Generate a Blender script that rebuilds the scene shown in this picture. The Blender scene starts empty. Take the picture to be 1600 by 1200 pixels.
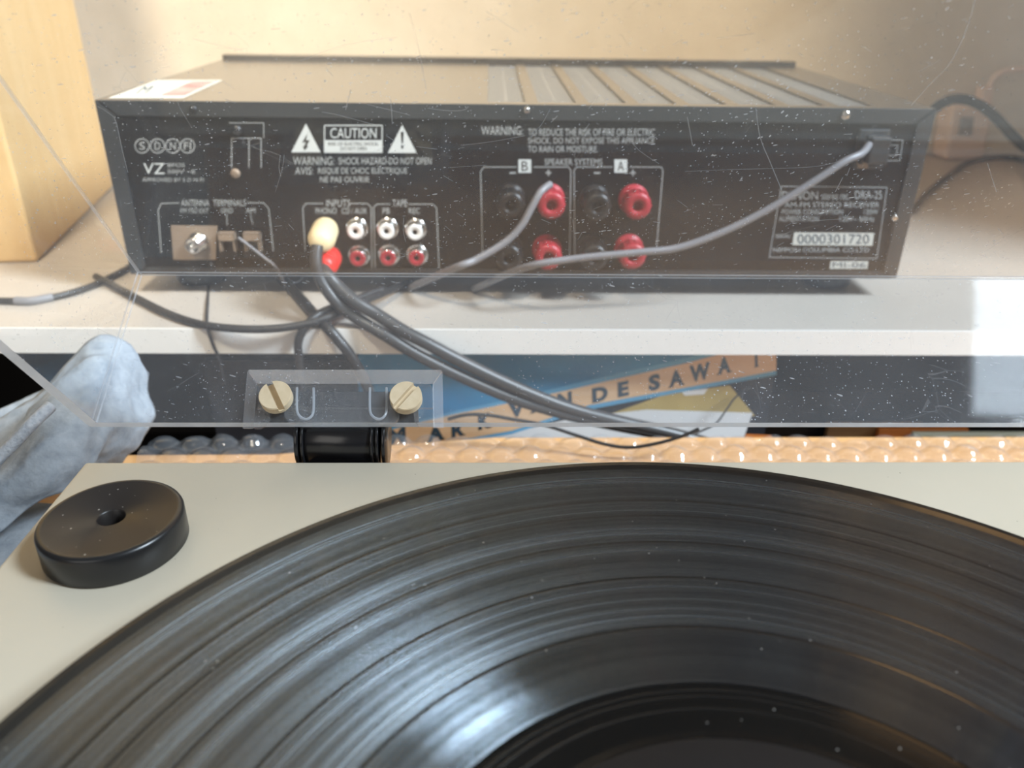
import bpy, bmesh, math, random
from mathutils import Vector, Matrix, noise
random.seed(7)
S = bpy.context.scene
COL = S.collection
# all measures below are millimetres from the lens (X right, Y away, Z up); the lens is 1 m above the floor
def W(v): return Vector((v[0]/1000, v[1]/1000, 1.0 + v[2]/1000))

# ------------------------------------------------------------------ camera
FPX, PITCH, YAW, ROLL = 1263.4, math.radians(26.895), math.radians(1.704), math.radians(0.863)
FW = Vector((math.sin(YAW)*math.cos(PITCH), math.cos(YAW)*math.cos(PITCH), -math.sin(PITCH)))
_R = Vector((math.cos(YAW), -math.sin(YAW), 0)); _U = _R.cross(FW)
RT = _R*math.cos(ROLL) + _U*math.sin(ROLL); UP = _U*math.cos(ROLL) - _R*math.sin(ROLL)
cd = bpy.data.cameras.new('camera'); cam = bpy.data.objects.new('camera', cd); COL.objects.link(cam)
cam.matrix_world = Matrix(((RT.x, UP.x, -FW.x, 0), (RT.y, UP.y, -FW.y, 0), (RT.z, UP.z, -FW.z, 1.0), (0, 0, 0, 1)))
cd.sensor_width = 36; cd.lens = 36*FPX/1600; cd.clip_start = 0.01; cd.clip_end = 50
cd.dof.use_dof = True; cd.dof.focus_distance = 0.262; cd.dof.aperture_fstop = 11.5
S.camera = cam
# ------------------------------------------------------------------ world and light
w = bpy.data.worlds.new('room_ambience'); S.world = w; w.use_nodes = True
w.node_tree.nodes['Background'].inputs[0].default_value = (0.95, 0.86, 0.76, 1)
w.node_tree.nodes['Background'].inputs[1].default_value = 0.125
def area(name, pos, aim, sx, sy, power, col):
    l = bpy.data.lights.new(name, 'AREA'); l.shape = 'RECTANGLE'; l.size = sx; l.size_y = sy; l.energy = power; l.color = col
    o = bpy.data.objects.new(name, l); COL.objects.link(o); o.location = pos
    o.rotation_euler = (Vector(aim)-Vector(pos)).to_track_quat('-Z', 'Y').to_euler(); return o
area('window_daylight', (1.62, -0.33, 2.50), (0.0, 0.12, 0.87), 0.40, 0.70, 140, (0.76, 0.89, 1.0))
area('curtained_window', (1.40, 0.20, 2.47), (0.0, 0.12, 0.87), 0.42, 0.46, 6.0, (0.74, 0.88, 1.0))
area('shelf_lamp', (0.60, 0.80, 1.60), (0.1, 0.13, 0.87), 0.16, 0.16, 0.45, (1.0, 0.58, 0.24))
area('front_fill', (-0.9, -1.6, 1.75), (0.0, 0.4, 0.85), 1.3, 1.0, 7, (1.0, 0.96, 0.90))  # soft fill added from the front to brighten shelf edge and sleeve
def spot(name, pos, aim, ang, blend, power, col, r):
    l = bpy.data.lights.new(name, 'SPOT'); l.spot_size = math.radians(ang); l.spot_blend = blend; l.energy = power; l.color = col; l.shadow_soft_size = r
    o = bpy.data.objects.new(name, l); COL.objects.link(o); o.location = pos
    o.rotation_euler = (Vector(aim)-Vector(pos)).to_track_quat('-Z', 'Y').to_euler(); return o
spot('wall_spot', (-0.22, -0.2, 2.1), (-0.26, 0.86, 1.02), 47, 0.42, 98, (1.0, 0.88, 0.68), 0.08)  # added warm spot, cone edge set so the wall dims to the right
S.view_settings.view_transform = 'Standard'; S.view_settings.look = 'None'
S.view_settings.gamma = 1; S.view_settings.use_curve_mapping = False; S.view_settings.exposure = 0.0
S.cycles.transparent_max_bounces = 20; S.cycles.max_bounces = 8

# ------------------------------------------------------------------ helpers
def ray(px, py): return FW + RT*((px-800)/FPX) - UP*((py-600)/FPX)
def atY(px, py, Y): v = ray(px, py); return v*(Y/v.y)          # the point of a sight line on an upright plane
def atZ(px, py, Z): v = ray(px, py); return v*(Z/v.z)          # ... on a level plane

class MB:
    def __init__(s): s.v = []; s.f = []; s.m = []; s.sm = []
    def add(s, vs, fs, m=0, smooth=False):
        b = len(s.v); s.v += [Vector(v) for v in vs]
        for f in fs: s.f.append([i+b for i in f]); s.m.append(m); s.sm.append(smooth)
        return s
    def box(s, x0, x1, y0, y1, z0, z1, m=0):
        return s.add([(x0,y0,z0),(x1,y0,z0),(x1,y1,z0),(x0,y1,z0),(x0,y0,z1),(x1,y0,z1),(x1,y1,z1),(x0,y1,z1)],
              [(0,3,2,1),(4,5,6,7),(0,1,5,4),(1,2,6,5),(2,3,7,6),(3,0,4,7)], m)
    def hexa(s, lo, hi, m=0):
        return s.add(list(lo)+list(hi), [(3,2,1,0),(4,5,6,7),(0,1,5,4),(1,2,6,5),(2,3,7,6),(3,0,4,7)], m)
    def lathe(s, o, ax, prof, n=32, m=0, mats=None, smooth=True):
        # prof: (radius, distance along ax); closed at radius 0
        ax = Vector(ax).normalized(); t = Vector((1,0,0)) if abs(ax.x) < .8 else Vector((0,1,0))
        u = (t-ax*t.dot(ax)).normalized(); w_ = ax.cross(u); o = Vector(o)
        b = len(s.v); rings = []
        for r, h in prof:
            if r < 1e-6: s.v.append(o+ax*h); rings.append([len(s.v)-1]*n)
            else:
                rings.append([len(s.v)+i for i in range(n)])
                for i in range(n):
                    a = 2*math.pi*i/n; s.v.append(o+ax*h+u*(r*math.cos(a))+w_*(r*math.sin(a)))
        for k in range(len(prof)-1):
            A, B = rings[k], rings[k+1]; mm = mats[k] if mats else m
            for i in range(n):
                j = (i+1) % n
                if A[0] == A[1]: f = [A[0], B[i], B[j]]
                elif B[0] == B[1]: f = [A[i], B[0], A[j]]
                else: f = [A[i], B[i], B[j], A[j]]
                s.f.append(f[::-1]); s.m.append(mm); s.sm.append(smooth)
        return s
    def tube(s, pts, r, n=10, m=0, sub=8, flat=1.0):
        P = spline(pts, sub); b = len(s.v); prev = None
        for k, p in enumerate(P):
            t = (P[min(k+1, len(P)-1)]-P[max(k-1, 0)]).normalized()
            if prev is None:
                q = Vector((0,0,1)) if abs(t.z) < .9 else Vector((1,0,0))
                u = (q-t*q.dot(t)).normalized()
            else: u = (prev-t*prev.dot(t)).normalized()
            prev = u; w_ = t.cross(u)
            for i in range(n):
                a = 2*math.pi*i/n; s.v.append(p+u*(r*math.cos(a)*flat)+w_*(r*math.sin(a)))
        for k in range(len(P)-1):
            for i in range(n):
                j = (i+1) % n; s.f.append([b+k*n+i, b+k*n+j, b+(k+1)*n+j, b+(k+1)*n+i]); s.m.append(m); s.sm.append(True)
        s.f.append([b+i for i in range(n)][::-1]); s.m.append(m); s.sm.append(False)
        e = b+(len(P)-1)*n; s.f.append([e+i for i in range(n)]); s.m.append(m); s.sm.append(False)
        return s
    def prism(s, poly, d, m=0):
        # poly: list of 3D points (one plane), extruded by vector d
        n = len(poly); d = Vector(d); b = [Vector(p) for p in poly]
        fs = [list(range(n))[::-1], list(range(n, 2*n))] + [(i, (i+1) % n, (i+1) % n+n, i+n) for i in range(n)]
        return s.add(b+[p+d for p in b], fs, m)
    def mesh(s, name, mats, origin=None, bevel=0, seg=2, fix=True):
        me = bpy.data.meshes.new(name); o = Vector(origin) if origin is not None else Vector((0,0,0))
        me.from_pydata([tuple((v-o)/1000) for v in s.v], [], s.f)
        for x in (mats if isinstance(mats, (list, tuple)) else [mats]): me.materials.append(x)
        for p, m, sm in zip(me.polygons, s.m, s.sm): p.material_index = m; p.use_smooth = sm
        if fix or bevel:
            bm = bmesh.new(); bm.from_mesh(me)
            bmesh.ops.recalc_face_normals(bm, faces=bm.faces)
            if bevel:
                es = [e for e in bm.edges if len(e.link_faces) == 2 and e.calc_face_angle(0) > 0.6]
                bmesh.ops.bevel(bm, geom=es, offset=bevel/1000, segments=seg, affect='EDGES', profile=0.5)
            bm.to_mesh(me); bm.free()
        me.update(); return me
    def build(s, name, mats, parent=None, bevel=0, seg=2, fix=True, **k):
        if parent is not None: org = parent['org_mm']
        else:
            xs = [v.x for v in s.v]; ys = [v.y for v in s.v]; zs = [v.z for v in s.v]
            org = ((min(xs)+max(xs))/2, (min(ys)+max(ys))/2, min(zs))
        o = bpy.data.objects.new(name, s.mesh(name, mats, org, bevel, seg, fix)); COL.objects.link(o)
        if parent is not None: o.parent = parent
        else: o.location = W(org)
        o['org_mm'] = list(org)
        for a, b in k.items(): o[a] = b
        return o
def spline(pts, sub=8):
    P = [Vector(p) for p in pts]
    if len(P) < 3 or sub <= 1: return P
    out = []
    for i in range(len(P)-1):
        a = P[max(i-1, 0)]; b = P[i]; c = P[i+1]; d = P[min(i+2, len(P)-1)]
        for k in range(sub):
            t = k/sub
            out.append(0.5*((2*b)+(c-a)*t+(2*a-5*b+4*c-d)*t*t+(3*b-a-3*c+d)*t**3))
    out.append(P[-1]); return out
def thing(name, label, cat, org, group=None):
    o = bpy.data.objects.new(name, None); COL.objects.link(o); o.location = W(org); o['org_mm'] = list(org)
    o.empty_display_size = 0.02; o['label'] = label; o['category'] = cat
    if group: o['group'] = group
    return o
def tag(o, label, cat, group=None):
    o['label'] = label; o['category'] = cat
    if group: o['group'] = group
    return o

# ------------------------------------------------------------------ materials
def mat(name, col, rough=0.5, metal=0.0, spec=0.5, **k):
    m = bpy.data.materials.new(name); m.use_nodes = True; b = m.node_tree.nodes['Principled BSDF']
    b.inputs['Base Color'].default_value = (*col, 1); b.inputs['Roughness'].default_value = rough
    b.inputs['Metallic'].default_value = metal; b.inputs['Specular IOR Level'].default_value = spec
    for a, v in k.items(): b.inputs[a].default_value = v
    return m
class NT:
    def __init__(s, m): s.m = m; s.t = m.node_tree; s.n = s.t.nodes; s.b = s.n.get('Principled BSDF')
    def node(s, typ, ins={}, **props):
        n = s.n.new(typ)
        for a, v in props.items(): setattr(n, a, v)
        for a, v in ins.items():
            if isinstance(v, bpy.types.NodeSocket): s.t.links.new(v, n.inputs[a])
            else: n.inputs[a].default_value = v
        return n
    def math(s, op, a, b=0.0, c=None):
        i = {0: a, 1: b}
        if c is not None: i[2] = c
        return s.node('ShaderNodeMath', i, operation=op).outputs[0]
    def coord(s, which='Object'): return s.node('ShaderNodeTexCoord').outputs[which]
    def mapping(s, vec, scale=(1,1,1), rot=(0,0,0), loc=(0,0,0)):
        return s.node('ShaderNodeMapping', {'Vector': vec, 'Scale': scale, 'Rotation': rot, 'Location': loc}).outputs[0]
    def noise(s, vec, scale, detail=3.0, rough=0.5): return s.node('ShaderNodeTexNoise', {'Vector': vec, 'Scale': scale, 'Detail': detail, 'Roughness': rough}).outputs['Fac']
    def ramp(s, fac, stops):
        r = s.node('ShaderNodeValToRGB', {'Fac': fac}); e = r.color_ramp.elements
        while len(e) < len(stops): e.new(0.5)
        for x, (p, c) in zip(e, stops): x.position = p; x.color = (*c, 1) if len(c) == 3 else c
        return r.outputs[0]
    def bump(s, h, strength=0.3, dist=0.001):
        n = s.node('ShaderNodeBump', {'Height': h, 'Strength': strength, 'Distance': dist}); s.t.links.new(n.outputs[0], s.b.inputs['Normal'])
    def to(s, inp, sock): s.t.links.new(sock, s.b.inputs[inp])
    def specks(s, vec, scale, size, keep):
        # white where a speck of dust lies
        v = s.node('ShaderNodeTexVoronoi', {'Vector': vec, 'Scale': scale})
        r = s.node('ShaderNodeSeparateColor', {0: v.outputs['Color']})
        near = s.math('LESS_THAN', v.outputs['Distance'], s.math('MULTIPLY', r.outputs[1], size))
        return s.math('MULTIPLY', near, s.math('LESS_THAN', r.outputs[0], keep))
def mottled(name, c1, c2, rough, scale, bump=0.0, stretch=(1,1,1), spec=0.5, detail=4.0, bdist=0.001):
    m = mat(name, c1, rough, spec=spec); t = NT(m)
    v = t.mapping(t.coord(), stretch); n = t.noise(v, scale, detail, 0.6)
    t.to('Base Color', t.ramp(n, [(0.3, c1), (0.7, c2)]))
    if bump: t.bump(n, bump, bdist)
    return m
def wood(name, c1, c2, stretch, rough=0.5, scale=14):
    m = mat(name, c1, rough); t = NT(m); v = t.mapping(t.coord(), stretch)
    n = t.noise(v, scale, 5.0, 0.6); g = t.noise(v, scale*5, 2.0, 0.5)
    mix = t.math('ADD', t.math('MULTIPLY', n, 0.75), t.math('MULTIPLY', g, 0.25))
    t.to('Base Color', t.ramp(mix, [(0.3, c1), (0.7, c2)])); t.bump(g, 0.08, 0.0005)
    return m

M = {}
M['wall'] = mottled('cream_plaster', (0.80,0.69,0.53), (0.86,0.75,0.59), 0.9, 30, 0.1)
M['blocker'] = mottled('blocker_brown', (0.30,0.21,0.15), (0.34,0.24,0.17), 0.9, 20, 0.1)  # for the unseen panel that blocks the window light
M['floor'] = wood('floor_wood', (0.16,0.09,0.05), (0.22,0.13,0.07), (1,8,8))
M['shelf'] = mottled('white_laminate_dimmed', (0.43,0.385,0.335), (0.47,0.42,0.37), 0.35, 12)  # white board darkened in colour, standing in for the weaker light on top
M['litedge'] = mat('white_laminate_lit', (0.86,0.85,0.82), 0.35)  # same white board, the light on its front edge put into the colour
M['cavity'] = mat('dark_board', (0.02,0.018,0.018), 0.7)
M['pine'] = wood('pale_pine', (0.68,0.44,0.19), (0.76,0.53,0.26), (6,6,0.7))
M['orangewood'] = wood('orange_wood', (0.62,0.32,0.12), (0.74,0.42,0.19), (0.7,6,6), 0.4)
M['plinth'] = mottled('warm_grey_lacquer', (0.44,0.39,0.305), (0.47,0.42,0.335), 0.42, 8)
t = NT(M['plinth'])
sp = t.specks(t.coord(), 380, 0.13, 0.10); old = t.b.inputs['Base Color'].links[0].from_socket
t.to('Base Color', t.node('ShaderNodeMix', {0: sp, 6: old, 7: (0.22,0.18,0.14,1)}, data_type='RGBA').outputs[2])
M['black'] = mat('black_plastic', (0.012,0.012,0.013), 0.3)
M['blackmetal'] = mat('black_enamel', (0.012,0.012,0.014), 0.22, spec=0.6)
M['blacksatin'] = mat('black_satin', (0.02,0.018,0.017), 0.38)
t = NT(M['blacksatin']); sp = t.specks(t.coord(), 800, 0.25, 0.12)
t.to('Base Color', t.node('ShaderNodeMix', {0: sp, 6: (0.016,0.013,0.012,1), 7: (0.30,0.28,0.25,1)}, data_type='RGBA').outputs[2])
M['case'] = mottled('enamel_wall_sheen', (0.27,0.24,0.205), (0.29,0.26,0.225), 0.2, 60, 0.0, spec=0.8); M['case'].node_tree.nodes['Principled BSDF'].inputs['Metallic'].default_value = 0.8  # black paint; the wall's tan reflection is put into this colour
M['rear'] = mottled('black_steel', (0.006,0.006,0.007), (0.009,0.009,0.010), 0.5, 40, spec=0.2)
M['flange'] = mottled('grey_black_steel', (0.030,0.033,0.036), (0.036,0.039,0.042), 0.35, 40)
M['grille'] = mat('vent_steel', (0.40,0.39,0.37), 0.32, 0.6)
M['print'] = mat('grey_silkscreen', (0.42,0.44,0.44), 0.7)
M['printw'] = mat('white_silkscreen', (0.62,0.66,0.66), 0.7)
M['paper'] = mat('white_sticker', (0.62,0.62,0.57), 0.8, spec=0.15)
M['pinkpaper'] = mottled('pink_paper', (0.62,0.16,0.15), (0.70,0.42,0.38), 0.6, 60)
M['chrome'] = mat('nickel', (0.75,0.73,0.70), 0.22, 1.0)
M['tanmetal'] = mottled('dull_tin', (0.24,0.175,0.125), (0.32,0.24,0.175), 0.45, 60)
M['whiteplastic'] = mat('white_plastic', (0.82,0.82,0.80), 0.35)
M['redplastic'] = mat('red_plastic', (0.36,0.02,0.035), 0.35)
M['brightred'] = mat('bright_red_plastic', (0.85,0.03,0.025), 0.35)
M['creamplug'] = mat('cream_plastic', (0.85,0.68,0.40), 0.4)
M['screwcream'] = mottled('cream_plated_screw', (0.66,0.53,0.35), (0.74,0.61,0.43), 0.38, 300, 0.05)
M['cable'] = mat('black_cable_sheath', (0.022,0.020,0.020), 0.42)
M['greycable'] = mat('dark_grey_cable_sheath', (0.048,0.046,0.046), 0.40)
M['silvercable'] = mat('grey_cable_sheath', (0.20,0.20,0.215), 0.4)
M['beige'] = mat('beige_plastic', (0.88,0.66,0.52), 0.5)
M['greypatch'] = mat('grey_label', (0.30,0.25,0.23), 0.6)
M['cloth'] = mottled('blue_grey_velvet', (0.27,0.31,0.36), (0.42,0.47,0.525), 0.95, 160, 0.5, detail=8, bdist=0.002)
M['hem'] = mottled('pale_hem', (0.36,0.40,0.46), (0.56,0.60,0.65), 0.95, 420, 0.8)
M['sl_black'] = mat('sleeve_black', (0.018,0.020,0.026), 0.45)
M['sl_blue'] = mottled('sleeve_blue', (0.03,0.22,0.46), (0.05,0.31,0.56), 0.4, 30)
M['sl_cyan'] = mat('sleeve_light_blue', (0.14,0.42,0.66), 0.4)
M['sl_band'] = wood('sleeve_printed_wood', (0.82,0.50,0.27), (0.94,0.66,0.42), (1,1,9), 0.45, 20)
M['sl_ink'] = mat('sleeve_dark_ink', (0.04,0.08,0.12), 0.5)
M['sl_white'] = mat('sleeve_white', (0.82,0.82,0.82), 0.5)
M['sl_yellow'] = mottled('sleeve_ochre', (0.46,0.33,0.10), (0.58,0.42,0.14), 0.5, 60)
M['sl_brown'] = mat('sleeve_brown', (0.42,0.25,0.12), 0.5)
M['sl_orange'] = mat('sleeve_rust', (0.70,0.22,0.05), 0.5)
M['sl_sage'] = mat('sleeve_sage', (0.45,0.43,0.32), 0.5)

def acrylic(name, haze, speck, scratch, tint=(0.97,0.97,0.97), edge=False, rough=0.02, f0=0.038):
    m = bpy.data.materials.new(name); m.use_nodes = True; t = NT(m); t.n.remove(t.b); out = t.n['Material Output']
    g = t.node('ShaderNodeNewGeometry'); d = t.node('ShaderNodeVectorMath', {0: g.outputs['Normal'], 1: g.outputs['Incoming']}, operation='DOT_PRODUCT').outputs['Value']
    c = t.math('SUBTRACT', 1.0, t.math('ABSOLUTE', d)); fr = t.math('ADD', f0, t.math('MULTIPLY', 1-f0, t.math('POWER', c, 5.0)))
    fr = t.math('MINIMUM', fr, 0.85)
    tr = t.node('ShaderNodeBsdfTransparent', {0: (*tint, 1)}); gl = t.node('ShaderNodeBsdfGlossy', {'Color': (1,1,1,1), 'Roughness': rough if not edge else 0.12})
    df = t.node('ShaderNodeBsdfDiffuse', {'Color': (0.78,0.84,0.93,1)}); tl = t.node('ShaderNodeBsdfTranslucent', {'Color': (0.78,0.84,0.93,1)})
    dd = t.node('ShaderNodeMixShader', {0: 0.45, 1: df.outputs[0], 2: tl.outputs[0]}).outputs[0]
    co = t.coord()
    h = t.math('MULTIPLY', t.math('ADD', 0.6, t.math('MULTIPLY', 0.8, t.noise(co, 35, 4.0, 0.65))), haze)
    if speck:
        clump = t.ramp(t.noise(co, 24, 3.0), [(0.40, (0.25,)*3), (0.68, (1,)*3)])
        s1 = t.math('MULTIPLY', t.specks(co, 1300, 0.34, 0.10), clump); s2 = t.math('MULTIPLY', t.specks(co, 420, 0.13, 0.06), 0.8)
        for rot in ((0.0, 0.0, 0.35), (0.6, -0.5, 1.2)):
            d_ = t.specks(t.mapping(t.mapping(co, rot=rot), scale=(0.13, 1, 1)), 900, 0.26, 0.10); s1 = t.math('MAXIMUM', s1, t.math('MULTIPLY', t.math('MULTIPLY', d_, clump), 0.9))
        s = t.math('MULTIPLY', t.math('MAXIMUM', s1, s2), speck); h = t.math('MAXIMUM', h, s)
    if scratch:
        for k, (rx, sc, off, w_) in enumerate([((0.2,0.3,0.35), 45, 0.0, 0.003)]):
            v = t.mapping(co, (1, 1, 1), rx, (off, off, off))
            v = t.node('ShaderNodeVectorMath', {0: v, 1: t.node('ShaderNodeVectorMath', {0: t.node('ShaderNodeTexNoise', {'Vector': co, 'Scale': 25.0}).outputs['Color'], 'Scale': 0.012}, operation='SCALE').outputs[0]}, operation='ADD').outputs[0]
            vo = t.node('ShaderNodeTexVoronoi', {'Vector': v, 'Scale': float(sc)}, feature='DISTANCE_TO_EDGE').outputs['Distance']
            msk = t.math('GREATER_THAN', t.noise(t.mapping(co, loc=(off*3, 1, 2)), 38, 2.0), 0.61)
            ln = t.math('MULTIPLY', t.math('LESS_THAN', vo, w_*1.4), msk); h = t.math('MAXIMUM', h, t.math('MULTIPLY', ln, scratch))
    a = t.node('ShaderNodeMixShader', {0: fr, 1: tr.outputs[0], 2: gl.outputs[0]}).outputs[0]
    b = t.node('ShaderNodeMixShader', {0: h, 1: a, 2: dd}).outputs[0]
    t.t.links.new(b, out.inputs['Surface']); return m
M['acrylic'] = acrylic('scratched_acrylic', 0.042, 0.75, 0.16, rough=0.045)
M['dustyacrylic'] = acrylic('dusty_acrylic', 0.062, 0.80, 0.14, rough=0.045)
M['acryledge'] = acrylic('polished_acrylic_edge', 0.38, 0, 0, edge=True)
M['acrylrim'] = acrylic('cut_acrylic_rim', 0.85, 0, 0, (0.80,0.78,0.82), edge=True)
M['clearblock'] = acrylic('clear_block', 0.06, 0.7, 0)
M['scratch'] = acrylic('scratch_glint', 0.30, 0, 0)
M['pocket'] = acrylic('frosted_clear_block', 0.16, 0.7, 0)
M['film'] = acrylic('clear_film', 0.10, 0.0, 0, rough=0.10, f0=0.10)

# record: fine concentric grooves as relief round the disc's own axis
def vinyl(name, rough, aniso, base, tracks, dust=0.3, spec=0.5):
    m = mat(name, base, rough, spec=spec, IOR=1.62 if tracks else 1.5); t = NT(m); b = t.b
    co = t.coord(); xyz = t.node('ShaderNodeSeparateXYZ', {0: co})
    r = t.math('SQRT', t.math('ADD', t.math('MULTIPLY', xyz.outputs[0], xyz.outputs[0]), t.math('MULTIPLY', xyz.outputs[1], xyz.outputs[1])))
    if tracks:
        b.inputs['Specular Tint'].default_value = (0.74, 0.88, 1.0, 1)
        v = t.node('ShaderNodeCombineXYZ', {0: r}).outputs[0]
        n1 = t.noise(v, 160, 6.0, 0.75); n2 = t.noise(v, 1100, 2.0, 0.6)
        n = t.math('ADD', t.math('MULTIPLY', n1, 0.7), t.math('MULTIPLY', n2, 0.3))
        sil = t.ramp(r, [(0.0660, (1,)*3), (0.0672, (0.15,)*3), (0.0785, (0.15,)*3), (0.0800, (1,)*3)])
        n = t.ramp(n, [(0.36, (0,)*3), (0.64, (1,)*3)])
        t.to('Specular IOR Level', t.math('MULTIPLY', t.math('ADD', 0.6, t.math('MULTIPLY', sil, 0.4)), t.math('ADD', 0.2, t.math('MULTIPLY', n, 2.1))))
        t.to('Roughness', t.math('ADD', 0.09, t.math('MULTIPLY', sil, t.math('MULTIPLY', n, 0.26))))
        # the groove walls lean in and out along the radius, far finer than a pixel
        w1 = t.node('ShaderNodeTexWhiteNoise', {'W': t.math('MULTIPLY', r, 9173.0)}, noise_dimensions='1D').outputs['Value']
        w2 = t.node('ShaderNodeTexWhiteNoise', {'W': t.math('MULTIPLY', r, 21391.0)}, noise_dimensions='1D').outputs['Value']
        k = t.math('MULTIPLY', t.math('SUBTRACT', t.math('ADD', w1, t.math('ADD', t.math('MULTIPLY', w1, 0.35), t.math('MULTIPLY', w2, 0.65))), 1.0), t.math('MULTIPLY', aniso, t.math('ADD', 0.75, t.math('MULTIPLY', n, 0.5))))
        k = t.math('DIVIDE', k, r)
        nv = t.node('ShaderNodeCombineXYZ', {0: t.math('MULTIPLY', xyz.outputs[0], k), 1: t.math('MULTIPLY', xyz.outputs[1], k), 2: 1.0}).outputs[0]
        t.to('Normal', t.node('ShaderNodeVectorMath', {0: nv}, operation='NORMALIZE').outputs[0])
    if dust:
        s = t.math('MULTIPLY', t.specks(co, 420, 0.11, 0.22), dust)
        t.to('Base Color', t.node('ShaderNodeMix', {0: s, 6: (*base, 1), 7: (0.55,0.52,0.48,1)}, data_type='RGBA').outputs[2])
    return m
M['groove'] = vinyl('vinyl_grooves', 0.20, 0.95, (0.006,0.006,0.007), True, spec=1.0)
M['smoothvinyl'] = vinyl('vinyl_smooth', 0.16, 0.6, (0.006,0.006,0.006), False)
M['runout'] = vinyl('vinyl_runout', 0.10, 0.0, (0.004,0.004,0.004), False, spec=0.2)
M['label'] = mat('black_label_paper', (0.008,0.007,0.007), 0.5, spec=0.2)
M['platter'] = mat('platter_metal', (0.10,0.10,0.10), 0.35, 0.6)
M['dots'] = mat('platter_dots', (0.75,0.75,0.74), 0.3, 0.8)

# ------------------------------------------------------------------ text
_tc = {}
def textmesh(body, bold=0.0):
    if (body, bold) not in _tc:
        c = bpy.data.curves.new('lettering', 'FONT'); c.body = body; c.resolution_u = 3; c.offset = bold; c.align_x = 'LEFT'
        o = bpy.data.objects.new('lettering', c); COL.objects.link(o)
        dg = bpy.context.evaluated_depsgraph_get(); me = bpy.data.meshes.new_from_object(o.evaluated_get(dg))
        vs = [v.co.copy() for v in me.vertices]; fs = [list(p.vertices) for p in me.polygons]
        bpy.data.objects.remove(o); bpy.data.curves.remove(c); bpy.data.meshes.remove(me)
        x0 = min(v.x for v in vs); x1 = max(v.x for v in vs); y0 = min(v.y for v in vs); y1 = max(v.y for v in vs)
        _tc[body, bold] = ([((v.x-x0)/(x1-x0), (v.y-y0)/(y1-y0)) for v in vs], fs)
    return _tc[body, bold]
def text(mb, body, o, ex, ey, m=0, bold=0.0):
    # o: lower left corner, ex / ey: vectors across the whole line and up its height
    vs, fs = textmesh(body, bold); o, ex, ey = Vector(o), Vector(ex), Vector(ey)
    mb.add([o+ex*a+ey*b for a, b in vs], fs, m)

# ================================================================== SETTING
SH = -165.0                                   # top of the white shelf
def setting(name, mb, m): o = mb.build(name, m); o['kind'] = 'structure'; return o
setting('floor', MB().box(-1500, 1500, -1200, 900, -1020, -1000), M['floor'])
setting('wall_back', MB().box(-1500, 1500, 872, 900, -1000, 1500), M['wall'])
setting('light_blocker', MB().box(650, 690, 345, 871.5, SH+0.1, 1500), M['blocker'])  # unseen panel added to keep window light off the back right

# white wall unit: top board and dark hollow below
u = thing('sideboard', 'white laminate sideboard with dark open shelf carrying the black amplifier', 'sideboard', (100, 620, -1000))
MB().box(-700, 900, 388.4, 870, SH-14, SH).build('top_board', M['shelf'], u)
MB().box(-700, 900, 387.4, 388.35, SH-14, SH).build('lit_edge', M['litedge'], u, label='white front edge lightened to look lit')
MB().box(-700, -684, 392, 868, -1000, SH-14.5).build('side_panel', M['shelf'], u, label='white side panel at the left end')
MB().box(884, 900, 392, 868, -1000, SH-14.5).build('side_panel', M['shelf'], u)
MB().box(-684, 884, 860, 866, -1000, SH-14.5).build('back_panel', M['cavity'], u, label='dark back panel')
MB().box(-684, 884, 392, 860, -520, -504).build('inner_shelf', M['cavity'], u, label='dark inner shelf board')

# wooden stand under the turntable
u = thing('wooden_stand', 'orange brown wooden stand under the turntable and bubble wrap', 'stand', (80, 60, -1000))
MB().prism([(-420,-260,-240),(620,-260,-240),(620,371,-240),(0,369.5,-240),(-110,353,-240),(-420,350,-240)], (0,0,21)).build('top_board', M['orangewood'], u, bevel=1.0)
MB().box(-415, -395, -255, 355, -1000, -240.5).build('side_panel', M['orangewood'], u)
MB().box(595, 615, -255, 355, -1000, -240.5).build('side_panel', M['orangewood'], u)

# ================================================================== TURNTABLE
TZ, TX0, TX1, TY1, TY0 = -146.1, -134.3, 306.0, 230.5, -130.0
CX, CY, RZ = 43.2, 58.5, -132.5
tt = thing('turntable', 'warm grey turntable with raised scratched clear dust cover', 'turntable', (86, 50, -216))
MB().box(TX0, TX1, TY0, TY1, -201, TZ).build('plinth', M['plinth'], tt, bevel=1.2, seg=3)
for x in (-105, 276):
    for y in (-100, 195): MB().lathe((x, y, -217.2), (0,0,1), [(0,0),(17,0),(19,3),(17,15),(14,16.2),(0,16.2)], 24).build('foot', M['black'], tt)
MB().lathe((CX, CY, TZ), (0,0,1), [(0,0.4),(146,0.4),(149,1.2),(149,9),(147,10.8),(0,10.8)], 120).build('platter', M['platter'], tt)
mb = MB()
for row in (3.2, 6.4):
    for i in range(180):
        a = 2*math.pi*i/180; d = Vector((math.cos(a), math.sin(a), 0)); q = Vector((CX, CY, TZ+row))+d*148.9; s_ = Vector((-d.y, d.x, 0))
        mb.add([q-s_*1.6-Vector((0,0,1)), q+s_*1.6-Vector((0,0,1)), q+s_*1.6+Vector((0,0,1)), q-s_*1.6+Vector((0,0,1)), q+d*0.5], [(0,1,4),(1,2,4),(2,3,4),(3,0,4)])
mb.build('strobe_dots', M['dots'], tt, kind='stuff')
MB().lathe((CX, CY, TZ+10.8), (0,0,1), [(0,0.05),(147,0.05),(147.5,0.8),(0,0.8)], 96).build('platter_mat', M['black'], tt)
MB().lathe((CX, CY, TZ+11), (0,0,1), [(3.55,0),(3.55,9),(2.6,11),(0,11.6)], 24).build('spindle', M['chrome'], tt)

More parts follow.
